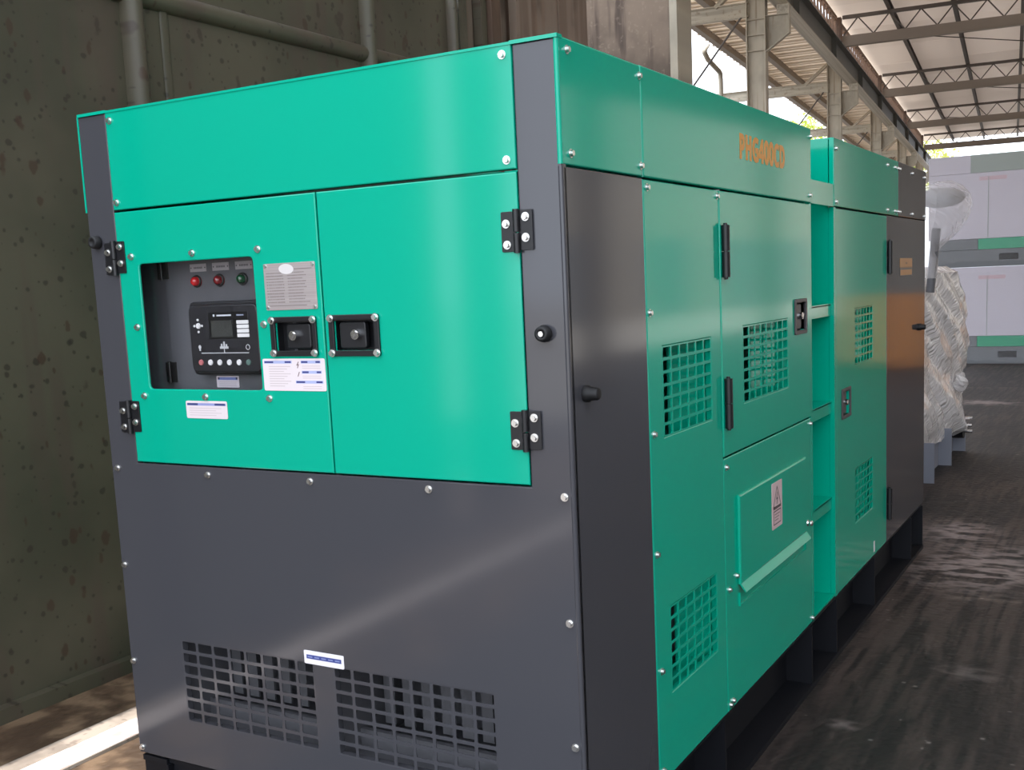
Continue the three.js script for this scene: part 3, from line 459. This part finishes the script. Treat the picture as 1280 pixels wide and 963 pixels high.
{
  const tc = sp('corner_panel', sheet(0.001, 0.4195, 1.8335, T - 0.002, 0.02, [], 0.003), GREEN, 'green upper corner panel', 0.001);
  screws(tc, [[0.040, 2.070], [0.041, 1.858], [0.412, 2.068], [0.409, 1.858]]);
  const gc = sp('corner_panel', sheet(0.002, 0.4185, CB, 1.8295, 0.02, [], 0.003), GREY, 'grey side corner panel');
  const pg = new THREE.LatheGeometry([[0, 0.034], [0.011, 0.034], [0.014, 0.03], [0.0155, 0.012], [0.019, 0.010], [0.019, 0]].map(([r, z]) => new THREE.Vector2(r, z)), 12).rotateX(Math.PI / 2);
  part('rubber_stop', pg, M.rubber, gc, [0.070, 1.342, 0.001], 'black rubber door stop');
  const bd = sp('upper_side_panel', sheet(0.4225, 1.932, 1.8325, T, 0.02, [], 0.004), GREEN, 'green upper side panel with orange lettering', 0.002);
  screws(bd, [[1.924, 2.066], [1.914, 1.859]]);
  const font = await new FontLoader().loadAsync('fonts/droid/droid_sans_bold.typeface.json');
  const tg = new TextGeometry('PHG400CD', { font, size: 0.1, depth: 0.0008, curveSegments: 4, bevelEnabled: true, bevelSize: 0.0035, bevelThickness: 0.0002, bevelSegments: 1 }); tg.computeBoundingBox();
  const bb = tg.boundingBox; tg.translate(-bb.min.x, -bb.min.y, 0); tg.scale(0.462 / (bb.max.x - bb.min.x), 0.077 / (bb.max.y - bb.min.y), 1); tg.translate(1.143, 1.929, 0.0002);
  part('lettering', tg, M.orangeText, bd, null, 'orange block letters PHG400CD');

  const vp = sp('vent_panel', sheet(0.4225, 0.9525, CB, 1.8275, 0.02, [[0.514, 0.870, 1.180, 1.415], [0.521, 0.877, 0.491, 0.726]], 0.003), GREEN, 'green fixed side panel with two grilles');
  screws(vp, [[0.444, 1.809], [0.439, 1.503], [0.445, 1.197], [0.442, 0.886], [0.452, 0.571], [0.445, 0.30], [0.941, 1.811]]);
  sideGrille(vp, 0.518, 0.866, 1.184, 1.411, 6, 7); sideGrille(vp, 0.525, 0.873, 0.495, 0.722, 6, 7);

  const ud = sp('side_door', sheet(0.9565, 1.908, 1.056, 1.8275, 0.02, [[1.146, 1.620, 1.195, 1.431], [1.712, 1.834, 1.380, 1.482, 0.003]], 0.003), GREEN, 'green upper side door with grille', 0.002);
  sideGrille(ud, 1.150, 1.616, 1.199, 1.427, 8, 7);
  dishLatch(ud, 1.773, 1.431, 0.150, 0.124, true, std(lin(0.055, 0.05, 0.053), 0.4), false);
  const cy = (y0, y1, a, p) => { const h = part('hinge', merge([rod([a, y0, 0.010], [a, (y0 + y1) / 2 - 0.001, 0.010], 0.0125, 14), rod([a, (y0 + y1) / 2 + 0.001, 0.010], [a, y1, 0.010], 0.0125, 14), rod([a, y0 - 0.006, 0.010], [a, y1 + 0.006, 0.010], 0.006, 10)]), M.black, p, null, 'black barrel hinge'); return h; };
  cy(1.581, 1.730, 0.975, ud); cy(1.140, 1.287, 0.977, ud);
  const lp = sp('lower_side_panel', sheet(0.9565, 1.910, CB, 1.050, 0.02, [], 0.003), GREEN, 'green lower side panel with cable flap');
  screws(lp, [[0.977, 1.022], [0.984, 0.646], [1.898, 1.030], [1.905, 0.285], [0.975, 0.285], [1.000, 0.290]]);
  part('cable_flap', sheet(1.062, 1.803, 0.642, 0.922, 0.014, [], 0.006), GREEN, lp, [0, 0, 0.011], 'green cable flap');
  const lip = new THREE.Shape(); lip.moveTo(-0.006, 0.648); lip.lineTo(-0.026, 0.619); lip.lineTo(-0.023, 0.616); lip.lineTo(-0.002, 0.643); lip.closePath(); // outward depth counts negative here
  const lgm = new THREE.ExtrudeGeometry(lip, { depth: 0.741, bevelEnabled: false }); lgm.rotateY(Math.PI / 2); lgm.translate(1.066, 0, 0);
  part('flap_lip', lgm, GREEN, lp); part('flap_frame', merge([box(1.075, 1.815, 0.570, 0.576, 0, 0.006), box(1.068, 1.074, 0.570, 0.612, 0, 0.006), box(1.811, 1.817, 0.570, 0.612, 0, 0.006)]), GREEN, lp);
  const kn = new THREE.LatheGeometry([[0, 0.02], [0.009, 0.019], [0.011, 0.012], [0.008, 0.006], [0.012, 0.002], [0.012, 0]].map(([r, z]) => new THREE.Vector2(r, z)), 14).rotateX(Math.PI / 2);
  part('knob', kn, M.chrome, lp, [1.852, 0.664, 0], 'chrome flap knob'); part('screw', screwGeo, M.zinc, lp, [1.052, 0.672, 0]);
  const wt = canvasTex(192, 320, (c, w, h) => {
    c.fillStyle = '#d3b9ba'; c.fillRect(0, 0, w, h); c.strokeStyle = '#2b2226'; c.lineWidth = 9; c.lineJoin = 'round'; c.beginPath(); c.moveTo(96, 34); c.lineTo(166, 172); c.lineTo(26, 172); c.closePath(); c.stroke();
    c.lineWidth = 11; c.beginPath(); c.moveTo(104, 76); c.lineTo(86, 118); c.lineTo(106, 116); c.lineTo(90, 156); c.stroke(); c.lineWidth = 7; c.strokeRect(30, 200, 132, 90); c.fillStyle = '#2b2226'; c.fillRect(24, 178, 144, 8); c.fillStyle = '#6a4f52'; for (let r = 0; r < 3; r++) c.fillRect(48, 220 + r * 20, 96 - r * 14, 6);
  });
  const wg = sheet(1.381, 1.496, 0.740, 0.897, 0.0012, [], 0.0003, 0.006); uvPlanar(wg, 'x', 'y', 1 / 0.115, 1 / 0.157, 1.381, 0.740); part('warning_sticker', wg, std(lin(1, 1, 1), 0.4, { map: wt }), lp, [0, 0, 0.0123], 'pale electric shock warning sticker');

  // step recess with rungs
  const rc = part('step_recess', merge([box(-0.30, -0.30 + 0.006, CB, T - 0.01, -1.934, -2.264), box(-0.30, -0.001, CB + 0.006, CB + 0.012, -1.932, -2.262)]), GREEN, GEN, null, 'green step recess');
  part('recess_wall', box(-0.30, -0.021, CB, T - 0.002, -2.263, -2.28), GREEN, rc); part('recess_wall', box(-0.30, -0.021, CB, T - 0.002, -1.916, -1.931), GREEN, rc);
  part('cross_bar', box(-0.03, 0.0, 1.8325, 1.917, -1.934, -2.262), GREEN, rc);
  for (const y of [1.455, 1.068, 0.680]) { const rg = part('step_rung', merge([box(-0.10, -0.012, y - 0.004, y + 0.004, -1.932, -2.262), box(-0.016, -0.012, y - 0.044, y, -1.932, -2.255)]), GREEN, rc); }
  part('edge_strip', box(-0.02, 0.0, CB, 1.831, -2.262, -2.2945), GREEN, GEN, null, 'green edge strip beside the recess');
  part('edge_strip', box(-0.02, 0.0, CB, 1.83, -1.912, -1.933), GREEN, GEN, null, 'green edge strip beside the recess');

  const rb = sp('upper_side_panel', sheet(2.262, 3.508, 1.8345, T, 0.02, [], 0.003), GREEN, 'green rear upper side panel', 0.002);
  screws(rb, [[2.292, 2.055], [2.290, 1.852], [3.25, 2.06], [3.25, 1.855], [3.42, 2.06], [3.49, 2.06], [3.42, 1.855], [3.49, 1.855]]);
  const rgp = sp('upper_side_panel', sheet(3.512, Lz, 1.8345, T, 0.02, [], 0.003), GREY, 'grey rear upper side panel', 0.002);
  screws(rgp, [[3.54, 2.06], [3.54, 1.855], [3.86, 2.06], [3.86, 1.855], [4.21, 2.06], [4.21, 1.855]]);
  const rd = sp('side_door', sheet(2.297, 3.246, CB, 1.8275, 0.02, [[2.606, 2.948, 1.187, 1.424], [2.606, 2.948, 0.500, 0.737], [2.383, 2.503, 0.993, 1.095, 0.003]], 0.003), GREEN, 'green rear side door with two grilles');
  sideGrille(rd, 2.610, 2.944, 1.191, 1.420, 6, 7); sideGrille(rd, 2.610, 2.944, 0.504, 0.733, 6, 7);
  dishLatch(rd, 2.443, 1.044, 0.150, 0.124, true, std(lin(0.055, 0.05, 0.053), 0.4), false);
  part('tag', box(2.965, 2.985, 0.285, 0.335, 0, 0.0015), M.white, rd, null, 'small white tag');
  const gd = sp('side_door', sheet(3.2505, Lz, CB, 1.8305, 0.02, [], 0.003), GREY, 'grey rear side door');
  cy(1.561, 1.712, 3.272, gd); cy(0.378, 0.530, 3.272, gd);
  const og = canvasTex(256, 128, (c, w, h) => { c.fillStyle = '#4a494c'; c.fillRect(0, 0, w, h); c.fillStyle = '#b07a3c'; c.fillRect(0, 0, w, 72); c.fillRect(6, 84, w - 12, 40); c.fillStyle = '#7d5426'; c.fillRect(0, 64, w, 8); c.fillRect(110, 30, 40, 14); });
  const ogg = sheet(3.56, 3.875, 1.545, 1.632, 0.0012, [], 0.0003); uvPlanar(ogg, 'x', 'y', 1 / 0.315, 1 / 0.087, 3.56, 1.545); part('sticker', ogg, std(lin(1, 1, 1), 0.4, { map: og }), gd, [0, 0, 0.0013], 'orange brown sticker');
  part('rubber_stop', pg, M.rubber, gd, [4.08, 1.264, 0.001], 'black rubber door stop');
}
{ // roof, far sides
  part('roof_sheet', box(W + 0.004, -0.004, T - 0.006, T, 0.004, -1.934), GREEN, GEN, null, 'green canopy roof');
  part('roof_sheet', box(W + 0.004, -0.004, T - 0.006, T, -2.266, -Lz), GREEN, GEN, null, 'green canopy roof');
  for (const [a, b] of [[-0.112, 0.002], [W, -1.370]]) part('roof_edge', box(a, b, T - 0.006, T + 0.002, -0.02, 0.0035), GREEN, GEN, null, 'green roof edge above the corner strip');
  part('far_corner_panel', box(W - 0.006, W, 1.834, T - 0.004, 0.0, -0.42), GREEN, GEN, null, 'green upper corner panel on the far side'); part('far_side', box(W, W + 0.02, CB, T - 0.007, -0.021, -Lz), GREEN, GEN); part('back_panel', box(W, -0.001, CB, T - 0.007, -Lz + 0.018, -Lz), GREY, GEN);
  part('floor_sheet', box(W + 0.02, -0.02, CB, CB + 0.004, -0.02, -Lz + 0.02), M.panelGrey, GEN);
}

// ---------------------------------------------------------------- film-wrapped machines at the far end
const filmBump = greyTex(512, 512, (u, v) => { const w = fbm(u * 4, v * 4, 4, 4, 201, 3), a = fbm((u - v) * 9 + 60 + w * 3, (v + u) * 40 + w * 8, 4096, 4096, 205, 3); return Math.pow(a, 1.4); });
const film = phys(lin(0.95, 0.95, 0.97), 0.22, { transparent: true, opacity: 0.06, bumpMap: filmBump, bumpScale: 0.02, side: THREE.DoubleSide });
function crumple(g, amp, f, seed) { g.computeVertexNormals(); const p = g.attributes.position, n = g.attributes.normal, seen = new Map(); for (let i = 0; i < p.count; i++) { const x = p.getX(i), y = p.getY(i), z = p.getZ(i), k = x.toFixed(4) + y.toFixed(4) + z.toFixed(4); let d = seen.get(k); if (!d) { const a = (fbm((x + y * 0.7) * f + 50, (z - y * 1.3) * f + 50, 4096, 4096, seed, 4) - 0.5) * amp; d = [x + n.getX(i) * a, y + n.getY(i) * a, z + n.getZ(i) * a]; seen.set(k, d); } p.setXYZ(i, ...d); } g.computeVertexNormals(); return g; }
{
  const white = std(lin(0.50, 0.47, 0.53), 0.5), stripe = std(lin(0.02, 0.30, 0.16), 0.4), base = std(lin(0.13, 0.14, 0.15), 0.5), cap = std(lin(0.28, 0.32, 0.29), 0.5), redText = std(lin(0.52, 0.38, 0.42), 0.5);
  const unit = (y, label, top) => {
    const g = thing('wrapped_generator', label, 'generator', [-0.45, y, -16.6], 0.02, 'stacked wrapped generators'), x0 = -1.6, x1 = 1.6, D = -1.1;
    part('base', box(x0 + 0.1, x1, 0, 0.27, 0, D), base, g, null, 'grey steel base'); for (const x of [-0.55, 0.5]) part('forklift_pocket', box(x, x + 0.28, 0.10, 0.20, 0.001, 0.004), M.rubber, g);
    part('lower_trim', box(x0 + 0.06, x0 + 0.74, 0.275, 0.44, 0.01, D), base, g); part('green_stripe', box(x0 + 0.745, x1, 0.275, 0.44, 0.01, D), stripe, g, null, 'green stripe');
    const body = part('body', box(x0, x1, 0.445, top ? 1.46 : 1.53, 0.015, D), white, g, null, 'pale film-covered body'); part('lettering', box(-0.85, -0.45, 1.34, 1.40, 0.016, 0.018), redText, body);
    part('door_seam', box(-0.72, -0.71, 0.45, 1.4, 0.016, 0.018), cap, body);
    if (top) { part('upper_band', box(x0, x0 + 0.62, 1.465, 1.74, 0.015, D), white, g); part('upper_band', box(x0 + 0.62, x1, 1.465, 1.74, 0.015, D), cap, g, null, 'grey green upper band'); }
    const fg = new THREE.BoxGeometry(3.3, top ? 1.75 : 1.40, 1.25, 60, 36, 20); fg.translate(0, top ? 0.95 : 0.75, -0.54); part('plastic_film', crumple(fg, 0.09, 3, 210 + (top ? 7 : 0)), film, g, null, 'clear stretch film');
  };
  unit(0, 'lower film-wrapped generator standing on the floor at the hall end', false); unit(1.535, 'upper film-wrapped generator stacked on another at the hall end', true);
}
{
  const b = thing('wrapped_machine', 'open machine on a grey skid bundled in glossy stretch film behind the generator', 'machine', [0, 0, 0]);
  const wrap = new THREE.BoxGeometry(1.1, 1.31, 2.5, 24, 60, 80); wrap.translate(-0.87, 0.875, -6.42);
  { const p = wrap.attributes.position; for (let i = 0; i < p.count; i++) { const y = p.getY(i), k = sm(1.1, 1.53, y); p.setX(i, -0.87 + (p.getX(i) + 0.87) * (1 - 0.10 * k) + 0.04 * Math.sin(p.getZ(i) * 2.3)); } }
  const wm = phys(lin(0.84, 0.81, 0.81), 0.16, { bumpMap: filmBump, bumpScale: 0.022, clearcoat: 0.8, clearcoatRoughness: 0.1 }); 
  part('stretch_wrap', uvPlanar(crumple(wrap, 0.2, 3.2, 221), 'z', 'y', 1.3, 1.1), wm, b, null, 'crumpled glossy stretch film');
  const sk = std(lin(0.20, 0.21, 0.25), 0.45);
  part('skid', merge([box(-1.35, -0.36, 0.0, 0.05, -5.1, -7.8), box(-0.45, -0.36, 0.05, 0.34, -5.1, -7.8), box(-1.40, -1.31, 0.05, 0.34, -5.1, -7.8)]), sk, b, null, 'grey steel skid');
  for (const z of [-5.4, -6.2, -7.0, -7.75]) part('skid_gusset', box(-0.36, -0.26, 0.0, 0.30, z, z - 0.012), sk, b);
  const hub = part('flange_hub', rod([-0.50, 0.24, -7.6], [-0.25, 0.24, -7.6], 0.105, 20), M.rubber, b, null, 'black hub');
  for (const [dy, dz] of [[0.07, 0.03], [0, 0.07], [-0.07, 0.03]]) part('stud', rod([-0.26, 0.255 + dy * 0.8, -7.6 + dz], [-0.18, 0.255 + dy * 0.8, -7.6 + dz], 0.014, 10), M.chrome, hub, null, 'chrome stud');
  const tuft = new THREE.IcosahedronGeometry(0.1, 3); tuft.scale(0.55, 0.75, 1.2); tuft.translate(-0.27, 0.64, -7.45); part('film_tuft', crumple(tuft, 0.14, 9, 231), wm, b);
  // bagged air cleaner on a stub pipe
  const bag = new THREE.LatheGeometry([[0.045, 1.50], [0.05, 1.62], [0.04, 1.68], [0.085, 1.74], [0.15, 1.82], [0.19, 1.92], [0.2, 2.0], [0.185, 2.07], [0.13, 2.13], [0.06, 2.16], [0, 2.165]].map(([r, y]) => new THREE.Vector2(r, y)), 36);
  bag.scale(1, 1, 1.1); { const p = bag.attributes.position; for (let i = 0; i < p.count; i++) p.setX(i, p.getX(i) - 0.28 + 0.075 * sm(1.65, 2.0, p.getY(i))); } bag.translate(0, 0, -6.1);
  const ac = part('air_cleaner', merge([rod([-0.28, 1.4, -6.1], [-0.24, 1.85, -6.1], 0.03, 14), new THREE.SphereGeometry(0.165, 20, 12).scale(1, 0.42, 1.05).translate(-0.215, 2.055, -6.1)]), std(lin(0.10, 0.10, 0.11), 0.5), b, null, 'dark air cleaner under film');
  part('film_bag', crumple(bag, 0.03, 9, 241), phys(lin(0.78, 0.74, 0.74), 0.25, { transparent: true, opacity: 0.36, side: THREE.DoubleSide, bumpMap: filmBump, bumpScale: 0.01 }), b, null, 'milky plastic bag');
}
{ // unseen orange bin added for the orange patch mirrored in the rear door
  const c = thing('added_orange_bin', 'unseen large orange bin added for its reflection in the rear door', 'bin', [2.75, 0, -16.2], 0.3);
  const om = std(lin(0.75, 0.30, 0.08), 0.5);
  part('wall', box(-0.6, 0.6, 0.12, 1.15, 0.48, 0.52), om, c); part('wall', box(-0.6, 0.6, 0.12, 1.15, -0.52, -0.48), om, c); part('wall', box(-0.6, -0.56, 0.12, 1.15, -0.48, 0.48), om, c); part('wall', box(0.56, 0.6, 0.12, 1.15, -0.48, 0.48), om, c); part('bottom', box(-0.6, 0.6, 0.10, 0.14, -0.52, 0.52), om, c);
  for (const x of [-0.5, 0, 0.5]) part('foot', box(x - 0.06, x + 0.06, 0, 0.10, -0.5, 0.5), om, c);
}

// ---------------------------------------------------------------- trees beyond the canopy
{
  const leafM = [lin(0.42, 0.48, 0.06), lin(0.30, 0.40, 0.05), lin(0.50, 0.52, 0.10)].map((c) => phys(c, 0.7, { transmission: 0.3, thickness: 0, side: THREE.DoubleSide }));
  const bark = std(lin(0.12, 0.09, 0.06), 0.9);
  const tree = (s, t, h, r, k, label) => {
    const o = thing('tree', label, 'tree', H(s, 0, t), rr(0, 6), 'trees beyond the canopy');
    part('trunk', new THREE.CylinderGeometry(0.12, 0.24, h - r, 8).translate(0, (h - r) / 2, 0), bark, o);
    const pos = [], N = 2600, v = new THREE.Vector3(), a = new THREE.Vector3(), b = new THREE.Vector3();
    for (let i = 0; i < N; i++) {
      const cl = i % 14, cs = [Math.sin(cl * 2.4) * r * 0.6, Math.cos(cl * 3.7) * r * 0.55, Math.cos(cl * 2.4) * r * 0.6];
      v.set(rr(-1, 1), rr(-1, 1), rr(-1, 1)).normalize().multiplyScalar(r * 0.5 * Math.cbrt(rnd())).add(new THREE.Vector3(...cs)); v.y += h - r;
      a.set(rr(-1, 1), rr(-1, 1), rr(-1, 1)).normalize().multiplyScalar(rr(0.08, 0.17)); b.set(rr(-1, 1), rr(-1, 1), rr(-1, 1)).normalize().multiplyScalar(rr(0.05, 0.1));
      pos.push(v.x - b.x, v.y - b.y, v.z - b.z, v.x + a.x, v.y + a.y, v.z + a.z, v.x + b.x, v.y + b.y, v.z + b.z, v.x - b.x, v.y - b.y, v.z - b.z, v.x + b.x, v.y + b.y, v.z + b.z, v.x - a.x, v.y - a.y, v.z - a.z);
    }
    const g = new THREE.BufferGeometry(); g.setAttribute('position', new THREE.Float32BufferAttribute(pos, 3)); g.computeVertexNormals();
    const f = part('foliage', g, leafM[k % 3], o); f.userData.kind = 'stuff';
  };
  tree(-8.4, 52, 8.6, 2.0, 0, 'yellow green tree seen past the second steel column'); tree(-6.6, 58.5, 9.8, 2.3, 1, 'leafy tree seen between the second and third columns');
  tree(-5.0, 67, 10.0, 2.2, 2, 'pale leafy tree seen between the third and fourth columns'); tree(-12, 60, 7.5, 2.5, 1, 'distant green tree behind the yellow green one');
}
renderer.render(scene, camera);
